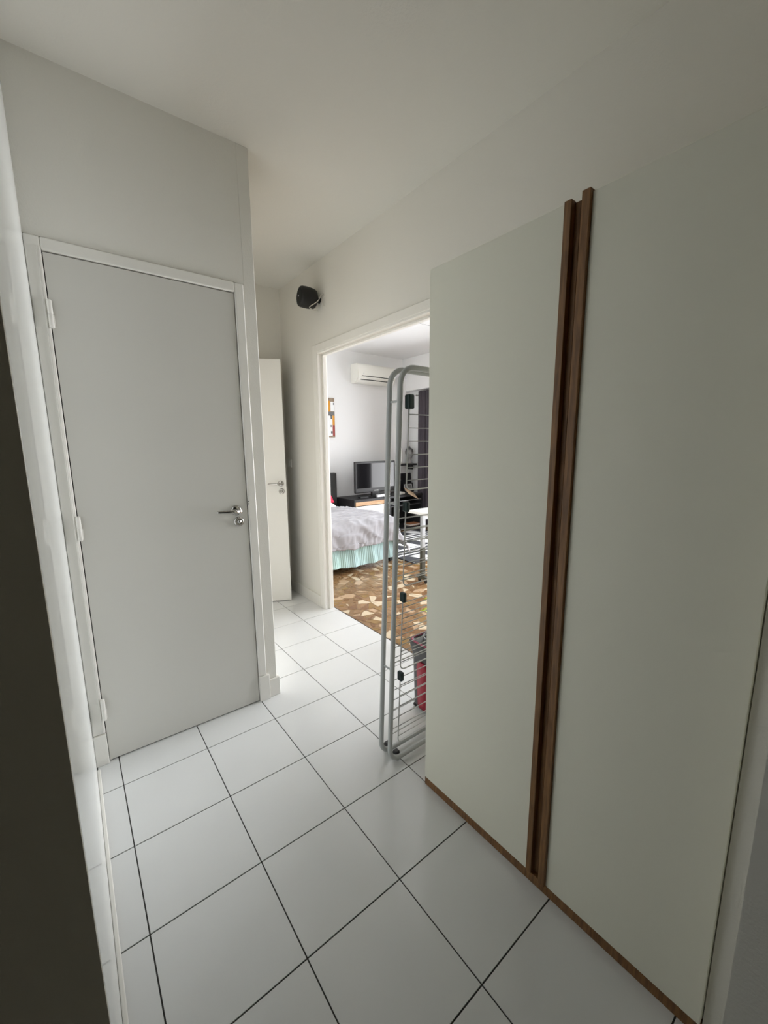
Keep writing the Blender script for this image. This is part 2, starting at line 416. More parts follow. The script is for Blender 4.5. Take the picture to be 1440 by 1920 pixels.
# beaded outer edge of the frame
MB().tube([(0.2875, CY-0.001, 0.15), (0.2875, CY-0.001, DT+0.01)], 0.0035, 8).build('frame_bead', M['trim'], frame)
for z in (1.886, 1.070, 0.262):
    b = MB()
    b.lathe([(0, -0.052), (0.006, -0.050), (0.0085, -0.046), (0.0085, -0.002), (0.007, 0.0), (0.0085, 0.002), (0.0085, 0.046), (0.006, 0.050), (0, 0.052)], (X0+0.003, CY-0.007, z), (0, 0, 1), 14)
    b.box(X0+0.003, X0+0.014, CY-0.004, DY-0.006, z-0.046, z-0.002, bevel=0.001, seg=1)
    b.build('hinge', M['trim'], frame)['label'] = 'hinge painted over in white'
lever_handle(frame, (0.934, DY-0.008, 1.078), (0, -1, 0), (-1, 0, 0.03))
lock_rose(frame, (0.943, DY-0.008, 1.020), (0, -1, 0))
for z in (1.118, 1.106):
    MB().lathe([(0, 0.0), (0.0028, 0.0), (0.0028, 0.0012), (0, 0.0012)], (X1+0.0015, CY-0.0002, z), (0, -1, 0), 10).build('latch_hole', M['dark_gap'], frame)

# ------------------------------------------------------------------ door_2: ajar door at the end
d2 = MB()
d2.box(1.1455, 1.168, 1.715, 1.83, 0.0, 2.129, bevel=0.003)
d2.box(1.852, 1.8745, 1.715, 1.83, 0.0, 2.129, bevel=0.003)
d2.box(1.168, 1.852, 1.715, 1.83, 2.107, 2.129, bevel=0.003)
fr2 = struct(d2.build('door_2', M['trim']), 'white flush door standing ajar at the end of the hall', 'door')
edge = Vector((1.776, 1.448)); ddir = Vector((0.888, -0.460)).normalized()
hinge = edge - ddir*0.70
ang = math.atan2(ddir.y, ddir.x)
mt = Matrix.Translation((hinge.x, hinge.y, 0)) @ Matrix.Rotation(ang, 4, 'Z')
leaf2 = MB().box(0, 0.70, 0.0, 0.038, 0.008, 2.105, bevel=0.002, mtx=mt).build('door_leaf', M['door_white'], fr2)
nrm2 = Vector((ddir.y, -ddir.x, 0)); nrm2 = nrm2 if nrm2.y < 0 else -nrm2
hp = Vector((hinge.x, hinge.y, 0)) + Vector((ddir.x, ddir.y, 0))*0.655
lever_handle(fr2, (hp.x, hp.y, 1.072), nrm2, (-ddir.x, -ddir.y, 0.02))
lock_rose(fr2, (hp.x+0.004, hp.y-0.002, 1.005), nrm2)

# ------------------------------------------------------------------ living room structure
LX = 5.10; AY = 3.60
lslab = MB().box(1.998, 5.3, -3.7, 3.7, -0.12, -0.0012).build('floor', M['stone_bed'])
struct(lslab, 'living room floor of polished broken marble pieces in brown cement', 'floor')
sbox('ceiling', (1.995, 5.3, -3.7, 3.7, LC, 2.95), M['living_wall'], 'white ceiling of the living room', 'ceiling')
sbox('wall_far', (0.10, 5.3, AY, 3.7, -0.003, LC), M['living_wall'], 'white living room wall behind the television', 'wall')
sbox('wall_living_near', (1.995, 5.3, -3.7, -3.6, -0.003, LC), M['living_wall'], 'white living room wall opposite the television', 'wall')
ww = MB()
WY0, WY1, WZ = -1.2, 2.60, 2.25
ww.box(LX, 5.2, WY1, 3.6, -0.003, LC); ww.box(LX, 5.2, -3.6, WY0, -0.003, LC); ww.box(LX, 5.2, WY0, WY1, WZ, LC)
struct(ww.build('wall_window', M['living_wall']), 'white living room wall with the french window and curtain', 'wall')
sbox('trim_3', (4.95, LX, -3.6, 3.6, 2.29, LC), M['living_wall'], 'white ceiling beam above the curtain', 'beam', bevel=0.004)
sbox('trim_4', (4.80, 4.95, 3.50, 3.60, 0.0, 2.50), M['living_wall'], 'white boxed pillar in the far corner of the living room', 'pillar', bevel=0.004)
sbox('trim_5', (2.0, 4.95, 1.9065, 1.9095, LC-0.0015, LC+0.001), M['dark_gap'], 'thin dark joint line across the living room ceiling', 'trim')
base('baseboard_living', (1.9955, 2.006, 1.09, 3.55, 0.0, 0.07), 'cream baseboard behind the living room jamb')
# window
wf_ = MB()
for (a, b) in ((WY0, 0.067), (0.067, 1.333), (1.333, WY1)):
    wf_.box(5.12, 5.17, a, a+0.05, 0.0, WZ, bevel=0.004); wf_.box(5.12, 5.17, b-0.05, b, 0.0, WZ, bevel=0.004)
    wf_.box(5.12, 5.17, a+0.05, b-0.05, 0.0, 0.08, bevel=0.004); wf_.box(5.12, 5.17, a+0.05, b-0.05, WZ-0.05, WZ, bevel=0.004)
win = struct(wf_.build('window_1', M['white_plastic']), 'white framed french window of the living room', 'window')
for (a, b) in ((WY0, 0.067), (0.067, 1.333), (1.333, WY1)):
    MB().box(5.143, 5.147, a+0.05, b-0.05, 0.08, WZ-0.05).build('pane', M['glass'], win)

sbox('trim_8', (1.9985, 2.003, OY0, OY1, -0.003, 0.0005), M['dark_gap'], 'thin dark joint between white tiles and marble floor', 'trim')
# marble pieces: jittered Voronoi cells
def clip_poly(poly, px, py, nx, ny):
    outp = []
    for k in range(len(poly)):
        a, b = poly[k], poly[(k+1) % len(poly)]
        da = (a[0]-px)*nx + (a[1]-py)*ny; db = (b[0]-px)*nx + (b[1]-py)*ny
        if da <= 0: outp.append(a)
        if (da <= 0) != (db <= 0):
            t = da/(da-db); outp.append((a[0]+(b[0]-a[0])*t, a[1]+(b[1]-a[1])*t))
    return outp
rnd = random.Random(11)
SP = 0.098
seeds = {}
x_lo, x_hi, y_lo, y_hi = 2.0, 5.1, -0.9, 2.9
nx_, ny_ = int((x_hi-x_lo)/SP)+1, int((y_hi-y_lo)/SP)+1
for i in range(-1, nx_+1):
    for j in range(-1, ny_+1):
        seeds[(i, j)] = [(x_lo+(i+0.5+rnd.uniform(-.48, .48))*SP, y_lo+(j+0.5+rnd.uniform(-.48, .48))*SP)]
        if rnd.random() < 0.75:
            q = seeds[(i, j)][0]; seeds[(i, j)].append((q[0]+rnd.uniform(-.05, .05), q[1]+rnd.uniform(-.03, .03)))
near, far = [], []
for (i, j), ss in seeds.items():
    for si, s0 in enumerate(ss):
        if not (x_lo < s0[0] < x_hi and y_lo < s0[1] < y_hi): continue
        poly = [(s0[0]-.16, s0[1]-.16), (s0[0]+.16, s0[1]-.16), (s0[0]+.16, s0[1]+.16), (s0[0]-.16, s0[1]+.16)]
        gap = rnd.choice((0.001, 0.002, 0.005, 0.012, 0.018))
        for di in (-2, -1, 0, 1, 2):
            for dj in (-2, -1, 0, 1, 2):
                for sj, s1 in enumerate(seeds.get((i+di, j+dj), [])):
                    if s1 is s0: continue
                    dx, dy = s1[0]-s0[0], s1[1]-s0[1]; d = math.hypot(dx, dy)
                    if d < 1e-5: continue
                    mxp = (s0[0]+dx/2 - dx/d*gap, s0[1]+dy/2 - dy/d*gap)
                    poly = clip_poly(poly, mxp[0], mxp[1], dx/d, dy/d)
                    if len(poly) < 3: break
                if len(poly) < 3: break
            if len(poly) < 3: break
        if len(poly) < 3: continue
        poly = [(min(max(px, 2.001), 5.095), py) for px, py in poly]
        ar = 0.5*abs(sum(poly[k][0]*poly[(k+1) % len(poly)][1]-poly[(k+1) % len(poly)][0]*poly[k][1] for k in range(len(poly))))
        if ar < 0.00025: continue
        # chip the outline so it reads as broken stone
        rough_ = []
        for k in range(len(poly)):
            a, b = poly[k], poly[(k+1) % len(poly)]
            rough_.append(a)
            if math.hypot(b[0]-a[0], b[1]-a[1]) > 0.04:
                cx, cy = (a[0]+b[0])/2, (a[1]+b[1])/2; f_ = rnd.uniform(0.0, 0.10)
                rough_.append((cx+(s0[0]-cx)*f_, cy+(s0[1]-cy)*f_))
        c = rnd.random(); mi = 0 if c < 0.2 else 1 if c < 0.30 else 2 if c < 0.56 else 3 if c < 0.82 else 4
        dist = math.hypot(s0[0]-0.288, s0[1]+1.843)
        vis = (s0[1]+1.843) > 0.98*(s0[0]-0.288) and not (s0[1] > 2.3 and s0[0] < 3.3)
        (near if vis else far).append((dist, rough_, mi))
near.sort(key=lambda t: t[0])
far += near[290:]; near = near[:290]
for d_, poly, mi in near:
    o = MB().poly(poly, -0.0012, 0.0, STONES[mi]).build('stone', None, lslab)
fb = MB()
for m_ in STONES: fb._mi(m_)
for d_, poly, mi in far: fb.poly(poly, -0.0012, -0.0001, STONES[mi])
o = fb.build('stone_field', None, lslab); o['kind'] = 'stuff'

# ------------------------------------------------------------------ wardrobe
WX = 1.323; WYa, WYb = -1.711, -0.779; WT = 1.976
ward = thing('wardrobe', (1.6, -1.245, 0), 'tall cream laminate wardrobe with two doors and brown wooden grip strips', 'wardrobe')
b = MB()
b.box(WX+0.021, 1.905, WYb-0.018, WYb, 0.034, WT, bevel=0.001, seg=1)
b.box(WX+0.021, 1.905, WYa, WYa+0.018, 0.034, WT, bevel=0.001, seg=1)
b.box(WX+0.021, 1.905, WYa+0.018, WYb-0.018, WT-0.018, WT-0.002)
b.box(WX+0.021, 1.905, WYa+0.018, WYb-0.018, 0.034, 0.052)
b.box(1.895, 1.905, WYa+0.018, WYb-0.018, 0.052, WT-0.018)
b.build('carcass', M['wardrobe'], ward)
MB().box(WX+0.002, 1.905, WYa, WYb+0.003, 0.0, 0.033, bevel=0.001, seg=1).build('plinth', M['wardrobe_wood'], ward)['label'] = 'brown wooden plinth'
GY0, GY1 = -1.318, -1.250
for (a, bb, gy) in ((GY1, WYb, 1), (WYa+0.001, GY0, -1)):
    dr = MB().box(WX, WX+0.019, a, bb, 0.036, WT, bevel=0.0012, seg=2).build('door', M['wardrobe'], ward)
gl = [(GY1-0.021, GY1-0.0003), (GY0+0.0003, GY0+0.024)]
b = MB()   # left grip: front lip and hooked inner return
b.box(WX-0.004, WX+0.019, GY1-0.019, GY1-0.0003, 0.036, WT+0.004, bevel=0.0015, seg=2)
b.box(WX+0.014, WX+0.019, GY1-0.034, GY1-0.019, 0.036, WT, bevel=0.001, seg=1)
b.build('grip_strip', M['wardrobe_wood'], ward)
b = MB()
b.box(WX-0.010, WX+0.019, GY0+0.0003, GY0+0.021, 0.036, WT+0.006, bevel=0.0015, seg=2)
b.build('grip_strip', M['wardrobe_wood'], ward)
MB().box(WX+0.019, WX+0.0205, GY0+0.005, GY1-0.005, 0.06, WT-0.02).build('gap_strip', M['dark_gap'], ward)['label'] = 'dark gap between the doors'
sbox('trim_6', (1.338, 1.90, -1.7585, -1.7125, 0.0, 2.0), M['wall'], 'shaded filler strip between the wardrobe and the wall end', 'trim')

# ------------------------------------------------------------------ drying rack
rack = thing('drying_rack', (1.55, -0.6, 0), 'grey tubular folding clothes rack leaning upright beside the wardrobe', 'drying rack')
RX0, RX1, RT = 1.262, 1.80, 1.672
def yB(z): return -0.618 - 0.080*z/1.68
def yA(z): return -0.556 - 0.082*z/1.68
def loop(yf, x0, x1, z0, z1, r, k=6):
    pts = []
    for (cx, cz, a0) in ((x0+r, z0+r, PI), (x1-r, z0+r, 1.5*PI), (x1-r, z1-r, 0), (x0+r, z1-r, 0.5*PI)):
        for q in range(k+1):
            a = a0 + (PI/2)*q/k
            z = cz + r*math.sin(a); pts.append((cx + r*math.cos(a), yf(z), z))
    return pts
for yf in (yB, yA):
    MB().tube(loop(yf, RX0, RX1, 0.026, RT, 0.062), 0.0105, 12, closed=True).build('tube_frame', M['rack'], rack)
for z in (1.552, 1.172, 0.470):
    for x in (RX0, RX1):
        MB().tube([(x, yA(z)+0.012, z), (x, yB(z)-0.012, z)], 0.0042, 8).build('cross_rod', M['rack'], rack)
for zt in (1.545, 1.158, 0.790, 0.440):
    for yf, off, sgn in ((yB, -0.020, -1), (yA, -0.022, 1))[:1 if zt > 1.5 else 2]:
        def ys(z, yf=yf, off=off): return yf(z) + off
        x0, x1 = RX0+0.028, RX1-0.028
        zb = zt-0.318
        pts = [(x0, ys(zt+0.005), zt+0.005)]
        r = 0.022
        for q in range(6):
            a = PI + PI/2*q/5; pts.append((x0+r+r*math.cos(a), ys(zb), zb+r+r*math.sin(a)))
        for q in range(6):
            a = 1.5*PI + PI/2*q/5; pts.append((x1-r+r*math.cos(a), ys(zb), zb+r+r*math.sin(a)))
        pts.append((x1, ys(zt+0.005), zt+0.005))
        sh = MB().tube(pts, 0.0026, 8).build('wire_shelf', M['wire'], rack)
        for q in range(6):
            z = zt - 0.040 - q*0.0485
            if sgn > 0: z -= 0.012
            rg = MB().tube([(x0-0.001, ys(z), z), (x1+0.001, ys(z), z)], 0.0019, 6).build('rung', M['wire'], rack)
            rg.parent = sh; rg.matrix_parent_inverse = sh.matrix_basis.inverted()
            rg.matrix_parent_inverse = Matrix.Identity(4)
    for x in (RX0+0.030, RX1-0.030):
        e_ = 0.014 if zt > 1.5 else 0.009; h_ = 0.026 if zt > 1.5 else 0.020
        b = MB().box(x-e_, x+e_, yB(zt)-0.034, yB(zt)-0.006, zt+0.004-h_, zt+0.004+h_, bevel=0.006, seg=3)
        b.build('hinge_clip', M['green_plastic'], rack)['label'] = 'dark green plastic hinge clip'
# bottom foot bars with casters
for x in (RX0+0.055, RX1-0.055):
    for yc in (yB(0.03)+0.022, yA(0.03)+0.024):
        b = MB()
        b.lathe([(0, -0.009), (0.015, -0.009), (0.019, -0.006), (0.019, 0.006), (0.015, 0.009), (0, 0.009)], (x, yc, 0.019), (1, 0, 0), 18)
        b.box(x-0.012, x+0.012, yc-0.013, yc+0.010, 0.026, 0.044, bevel=0.004, seg=2)
        b.build('caster', M['black'], rack)['label'] = 'small black caster wheel'

# ------------------------------------------------------------------ mop bucket
bk = thing('mop_bucket', (1.73, -0.43, 0), 'dark grey mop bucket with crimson side panel behind the drying rack', 'bucket')
def rrect(cx, cy, hx, hy, r, z, k=5):
    pts = []
    for (sx, sy, a0) in ((1, 1, 0), (-1, 1, PI/2), (-1, -1, PI), (1, -1, 1.5*PI)):
        for q in range(k+1):
            a = a0+PI/2*q/k; pts.append((cx+sx*(hx-r)+r*math.cos(a), cy+sy*(hy-r)+r*math.sin(a), z))
    return pts
def loft(secs, m=None, cap0=True, cap1=True):
    b = MB(); mi = b._mi(m) if m else 0
    R_ = [[b.bm.verts.new(p) for p in s_] for s_ in secs]
    n = len(R_[0])
    for i in range(len(R_)-1):
        for j in range(n):
            f = b.bm.faces.new((R_[i][j], R_[i][(j+1) % n], R_[i+1][(j+1) % n], R_[i+1][j])); f.smooth = True
    if cap0: b.bm.faces.new(R_[0])
    if cap1: b.bm.faces.new(R_[-1])
    return b
bx, by = 1.735, -0.438
secs = [rrect(bx, by, 0.108, 0.068, 0.035, 0.022), rrect(bx, by, 0.114, 0.072, 0.035, 0.03), rrect(bx, by, 0.122, 0.078, 0.038, 0.30),
        rrect(bx, by, 0.132, 0.088, 0.042, 0.345), rrect(bx, by, 0.140, 0.094, 0.045, 0.385), rrect(bx, by, 0.136, 0.090, 0.045, 0.392), rrect(bx, by, 0.118, 0.074, 0.035, 0.388), rrect(bx, by, 0.108, 0.066, 0.03, 0.05)]
loft(secs).build('tub', M['bucket'], bk)
MB().tube(rrect(bx, by, 0.128, 0.082, 0.042, 0.392), 0.006, 8, closed=True).build('rim_band', M['pink'], bk)['label'] = 'pink rim band'
b = MB().box(bx-0.112, bx+0.02, by-0.066, by+0.066, 0.375, 0.389, bevel=0.004, seg=2)
b.lathe([(0.05, 0), (0.055, 0.02), (0.045, 0.02), (0.042, 0.001)], (bx-0.035, by, 0.388), (0, 0, 1), 24, sx=1.0, sy=1.0)
b.build('wringer', M['bucket_light'], bk)
sp = []
for (z, w) in ((0.028, 0.028), (0.05, 0.036), (0.26, 0.040), (0.285, 0.032), (0.295, 0.018)):
    xf = bx-0.1165-0.010*(z/0.3)
    sp.append([(xf+0.004, by-0.012-w, z), (xf-0.004, by-0.012-w*0.85, z), (xf-0.004, by-0.012+w*0.85, z), (xf+0.004, by-0.012+w, z)])
loft(sp).build('side_panel', M['crimson'], bk)['label'] = 'crimson panel'
for sy in (-1, 1):
    MB().lathe([(0, -0.008), (0.011, -0.008), (0.011, 0.008), (0, 0.008)], (bx-0.095, by+sy*0.062, 0.011), (0, 1, 0), 14).build('caster', M['black'], bk)
    MB().lathe([(0, -0.008), (0.011, -0.008), (0.011, 0.008), (0, 0.008)], (bx+0.09, by+sy*0.062, 0.011), (0, 1, 0), 14).build('caster', M['black'], bk)

# ------------------------------------------------------------------ lime plant, only its leaf tips show
pl = thing('potted_plant', (2.33, 0.10, 0), 'small potted plant with lime green leaves just showing past the wardrobe edge', 'plant')
MB().lathe([(0, 0.001), (0.055, 0.001), (0.06, 0.01), (0.075, 0.12), (0.082, 0.125), (0.08, 0.14), (0.07, 0.138), (0.065, 0.12), (0, 0.118)], (2.33, 0.10, 0), (0, 0, 1), 24).build('pot', M['pot'], pl)
for k, (dx, dy, h) in enumerate(((-0.10, 0.09, 0.17), (-0.13, 0.07, 0.10), (-0.02, 0.10, 0.2), (0.08, 0.03, 0.18), (0.03, -0.09, 0.15), (-0.08, -0.05, 0.2), (-0.11, 0.12, 0.07))):
    def lf(u, v, dx=dx, dy=dy, h=h):
        w = 0.022*math.sin(PI*min(1, u*0.97+0.03))*(v-0.5)*2
        px, py = -dy, dx; l = math.hypot(dx, dy)
        return Vector((2.33+dx*u+px/l*w, 0.10+dy*u+py/l*w, 0.12+h*math.sin(u*PI*0.62)+abs(v-0.5)*0.01))
    MB().grid(lf, 10, 4).build('leaf', M['lime'], pl)

# ------------------------------------------------------------------ wall speaker
spk = thing('wall_speaker', (1.9195, 0.985, 2.48), 'small round black speaker mounted high on the wall near the opening', 'speaker')
ax = Vector((0.985, -0.10, -0.05)).normalized(); fo = Vector((1.758, 1.035, 2.478))
b = MB().lathe([(0.0, 0.0), (0.052, 0.001), (0.066, 0.006), (0.071, 0.016), (0.0735, 0.045), (0.0725, 0.08), (0.069, 0.108), (0.062, 0.123), (0.045, 0.132), (0, 0.136)], fo, ax, 32)
b.build('speaker_body', M['speaker'], spk)
b = MB().lathe([(0, -0.002), (0.045, -0.001), (0.056, 0.002), (0.058, 0.006), (0.05, 0.006)], fo, ax, 32); b.build('speaker_grille', M['grille'], spk)
MB().lathe([(0, -0.0045), (0.006, -0.004), (0.007, -0.001), (0, 0)], fo, ax, 12).build('speaker_badge', M['silver'], spk)
q = fo+ax*0.138
MB().tube([q, (1.905, q.y, q.z), (1.9195, q.y, q.z)], [0.014, 0.014, 0.022], 12).build('wall_bracket', M['black'], spk)
def smooth(P, n=6):
    P = [Vector(p) for p in P]; P = [P[0]*2-P[1]] + P + [P[-1]*2-P[-2]]; o_ = []
    for k in range(1, len(P)-2):
        for t in range(n):
            t_ = t/n; a, b_, c, d = P[k-1:k+3]
            o_.append(0.5*((2*b_)+(c-a)*t_+(2*a-5*b_+4*c-d)*t_*t_+(3*b_-a-3*c+d)*t_**3))
    return o_ + [P[-2]]
MB().tube(smooth([(1.9185, 0.95, 2.50), (1.900, 0.965, 2.492), (1.885, 0.945, 2.475), (1.862, 0.935, 2.44), (1.835, 0.945, 2.415), (1.812, 0.955, 2.400), (1.802, 0.96, 2.385), (1.825, 0.945, 2.370), (1.858, 0.94, 2.372)]), 0.0032, 8).build('speaker_cable', M['cable_white'], spk)['label'] = 'thin white cable'
MB().tube(smooth([(1.9185, 0.955, 2.49), (1.904, 0.95, 2.465), (1.902, 0.95, 2.44), (1.9185, 0.955, 2.42)]), 0.003, 8).build('speaker_cable', M['cable_white'], spk)

# light switch
sw = thing('light_switch', (1.9195, 1.66, 1.235), 'small white light switch on the shaded wall beside the ajar door', 'switch')
MB().box(1.9115, 1.9198, 1.625, 1.700, 1.20, 1.275, bevel=0.003, seg=2).build('switch_plate', M['white_plastic'], sw)
MB().box(1.908, 1.9118, 1.645, 1.680, 1.215, 1.26, bevel=0.0015, seg=2).build('rocker', M['white_plastic'], sw)

# ------------------------------------------------------------------ bed
bed = thing('bed', (2.7, 2.7, 0), 'double bed with black frame and mint quilted skirt at the far side of the opening', 'bed')
BX0, BX1, BY0, BY1, BT = 2.06, 3.26, 1.82, 3.44, 0.50
MB().box(BX0+0.01, BX1+0.06, BY0+0.03, BY1, 0.24, 0.30, bevel=0.004).build('bed_base', M['black_matte'], bed)
for (x, y) in ((3.29, 1.89), (2.12, 1.89), (3.29, 3.38), (2.12, 3.38)):
    MB().box(x-0.022, x+0.022, y-0.022, y+0.022, 0.0, 0.24, bevel=0.003).build('leg', M['black_matte'], bed)
MB().box(BX0, BX1, BY0, BY1, 0.30, BT-0.02, bevel=0.04, seg=4).build('mattress', M['white_cloth'], bed)
b = MB().box(2.02, 3.515, 3.46, 3.545, 0.10, 0.985, bevel=0.018, seg=4)
b.build('headboard', M['leather'], bed)['label'] = 'charcoal leather headboard'
def skirt(u, v):
    # path: along the foot then round the corner
    Lf = BX1+0.03-BX0; tot = Lf+0.5; s_ = u*tot; r = 0.09
    if s_ < Lf-r: x, y, nx, ny = BX0+s_, BY0-0.012, 0, -1
    elif s_ < Lf-r+r*PI/2:
        a = (s_-(Lf-r))/r; x, y = BX0+Lf-r+r*math.sin(a), BY0-0.012+r-r*math.cos(a); nx, ny = math.sin(a), -math.cos(a)
    else: x, y, nx, ny = BX0+Lf, BY0-0.012+r+(s_-(Lf-r+r*PI/2)), 1, 0
    d = v
    fl = 0.05*d + 0.014*math.sin(s_*23)*d + 0.008*math.sin(s_*51+1)*d
    ztop, zb = 0.44, 0.085 + 0.018*math.sin(s_*5+1.0) + (0.07*max(0, (s_-Lf+0.05)/0.4) if s_ > Lf-0.05 else 0)
    return Vector((x+nx*fl, y+ny*fl, ztop+(zb-ztop)*d))
MB().grid(skirt, 160, 12).build('bed_skirt', M['quilt'], bed, recalc=False)['label'] = 'mint quilted skirt'

NZ = noise.noise
def duvet(u, v):
    x0, x1, y0, y1 = 2.02, BX1+0.02, BY0-0.02, 2.86
    sx = 2.03 + u*(x1+0.36-2.03)      # sheet parameter
    sy = (y0-0.26) + v*(y1-(y0-0.26))
    ox = max(0.0, sx-(x1-0.06)); oy = max(0.0, (y0+0.06)-sy)
    d = math.hypot(ox, oy)
    bx_, by_ = min(sx, x1-0.06), max(sy, y0+0.06)
    rd = lambda a, b, c: (1-abs(NZ(Vector((a, b, c))))*2)
    wr = 0.012*rd(sx*3.1+sy*1.5, sy*9.0, 1.0) + 0.007*rd(sx*6+sy*3, sy*19-sx*4, 4.0) + 0.012*NZ(Vector((sx*2, sy*2.5, 9)))
    top = BT + 0.035 + wr*1.6 + 0.02*math.sin(v*PI)
    if d < 1e-6: return Vector((bx_, by_, top))
    ux, uy = ox/d, -oy/d
    R_ = 0.09
    if d < R_*PI/2:
        a = d/R_; hx, dz = R_*math.sin(a), R_*(1-math.cos(a))
    else:
        e = d-R_*PI/2; both = min(ox, oy)
        hx, dz = R_ + e*(0.12+0.32*min(1, both*5)), R_ + e*(0.97-0.12*min(1, both*4))
    rip = (0.010*math.sin(18*(sx+sy*0.6)) + 0.018*rd(sx*8+sy*3, sy*5-sx*3, 2) + 0.010*rd(sx*17-sy*9, sy*9, 3))*min(1, d*5)
    return Vector((bx_+ux*(hx+rip), by_+uy*(hx+rip), top-dz))
o = MB().grid(duvet, 150, 170).build('duvet', M['duvet'], None, recalc=False)
md = o.modifiers.new('t', 'SOLIDIFY'); md.thickness = 0.012; md.offset = 1
tag(o, 'wrinkled pale grey duvet draped over the foot of the bed', 'duvet')

def pillow(name, c, hx, hy, hz, rot, m, label):
    b = MB()
    def f(sgn):
        def g_(u, v):
            a, c_ = u*2-1, v*2-1
            e = (max(0, 1-abs(a)**2.6)**0.5)*(max(0, 1-abs(c_)**2.6)**0.5)
            pin = 1-0.07*(1-e)
            return rot @ Vector((a*hx*pin, c_*hy*pin, sgn*hz*e + 0.006*NZ(Vector((a*2, c_*2, hz*9))))) + Vector(c)
        return g_
    b.grid(f(1), 20, 20); b.grid(f(-1), 20, 20)
    bmesh.ops.remove_doubles(b.bm, verts=b.bm.verts[:], dist=0.0005)
    return tag(b.build(name, m), label, 'pillow')
rx = Matrix.Rotation(math.radians(24), 3, 'X')
pillow('pillow', (2.95, 2.985, 0.565), 0.24, 0.11, 0.05, Matrix.Rotation(math.radians(10), 3, 'X'), M['white_cloth'], 'white pillow lying below the red cushion on the bed')
pillow('cushion', (3.09, 3.29, 0.668), 0.22, 0.155, 0.06, Matrix.Rotation(math.radians(38), 3, 'X'), M['red_cloth'], 'red cushion leaning on the charcoal headboard')

# ------------------------------------------------------------------ dresser and TV
dr = thing('dresser', (3.92, 3.3, 0), 'low dresser with black top and side, pine rail and white drawers', 'dresser')
MB().box(3.545, 4.225, 3.04, 3.56, 0.565, 0.60, bevel=0.002).build('top_board', M['black_matte'], dr)
b = MB(); b.box(3.55, 3.575, 3.055, 3.55, 0.0, 0.565); b.box(4.195, 4.22, 3.055, 3.55, 0.0, 0.565); b.box(3.575, 4.195, 3.53, 3.55, 0.03, 0.565)
b.build('carcass', M['black_matte'], dr)
MB().box(3.575, 4.195, 3.045, 3.07, 0.505, 0.565, bevel=0.001, seg=1).build('rail', M['pine'], dr)['label'] = 'pine rail'
for k, z in enumerate((0.345, 0.185, 0.025)):
    dd = MB().box(3.582, 4.13, 3.05, 3.066, z, z+0.15, bevel=0.003, seg=2).build('drawer', M['drawer_white'], dr)
MB().box(4.135, 4.195, 3.046, 3.066, 0.02, 0.503, bevel=0.001, seg=1).build('end_post', M['pine'], dr)
tag(MB().tube([(4.08, 3.10, 0.606), (4.10, 3.04, 0.606), (4.12, 3.026, 0.56), (4.135, 3.026, 0.48), (4.125, 3.03, 0.38), (4.08, 3.03, 0.28), (4.07, 3.03, 0.05)], 0.004, 8).build('power_cord', M['black']), 'thin black cord hanging down the dresser front', 'cord')

tv = thing('television', (4.05, 3.2, 0.60), 'black flat screen television on the dresser', 'television')
TX0, TX1, TZ0, TZ1, TY = 3.672, 4.455, 0.672, 1.150, 3.22
b = MB().box(TX0, TX1, TY-0.02, TY+0.02, TZ0, TZ1, bevel=0.014, seg=4)
b.box(TX0+0.06, TX1-0.06, TY+0.019, TY+0.07, TZ0+0.06, TZ1-0.05, bevel=0.015, seg=3)
b.build('tv_housing', M['black'], tv)
MB().box(TX0+0.032, TX1-0.032, TY-0.0215, TY-0.0195, TZ0+0.072, TZ1-0.030).build('screen', M['screen'], tv)
for k, w in enumerate((0.008, 0.008, 0.012, 0.008, 0.008, 0.012, 0.008)):
    MB().box(TX0+0.355+k*0.0125, TX0+0.355+k*0.0125+w*0.9, TY-0.0225, TY-0.0195, TZ0+0.022, TZ0+0.034).build('badge_letter', M['white_plastic'], tv)
MB().lathe([(0, 0), (0.19, 0.0), (0.185, 0.008), (0.05, 0.014), (0.0, 0.016)], (4.06, 3.22, 0.6005), (0, 0, 1), 36, sx=0.55, sy=1).build('stand_base', M['black'], tv)
MB().box(3.99, 4.12, 3.20, 3.24, 0.610, 0.69, bevel=0.006).build('stand_neck', M['black'], tv)

tag(MB().box(3.98, 4.215, 3.055, 3.105, 0.6015, 0.648, bevel=0.01, seg=3).build('soundbar', M['silver']), 'silver box in front of the right half of the television', 'media player')
rt = tag(MB().box(4.47, 4.58, 3.10, 3.24, 0.6015, 0.640, bevel=0.008, seg=3).build('router', M['white_plastic']), 'white flat device beside the television', 'router')
tag(MB().box(3.72, 3.87, 3.13, 3.20, 0.601, 0.624, bevel=0.003).build('remote_box', M['black']), 'small black box under the left end of the television', 'box')

# ------------------------------------------------------------------ black desk unit in the corner
dk = thing('desk_unit', (4.7, 3.3, 0), 'low black shelf unit in the corner beside the dresser', 'shelf unit')
DX0, DX1, DY0, DY1 = 4.235, 4.93, 3.06, 3.48
MB().box(DX0, DX1, DY0, DY1, 0.565, 0.60, bevel=0.002).build('top_board', M['black_matte'], dk)
for x in (DX0+0.002, DX1-0.027): MB().box(x, x+0.025, DY0+0.01, DY1-0.01, 0.0, 0.565).build('side_panel', M['black_matte'], dk)
for z in (0.04, 0.42): MB().box(DX0+0.027, DX1-0.027, DY0+0.01, DY1-0.02, z, z+0.02).build('shelf', M['black_matte'], dk)
MB().box(DX0+0.027, DX1-0.027, DY1-0.02, DY1-0.01, 0.0, 0.565).build('back_panel', M['black_matte'], dk)
MB().tube([(DX0+0.03, DY0+0.004, 0.505), (DX1-0.03, DY0+0.004, 0.505)], 0.006, 8).build('rail', M['silver'], dk)['label'] = 'metal rail'
bkk = thing('book', (4.80, 3.2, 0.06), 'orange covered book on the bottom shelf of the black unit', 'book')
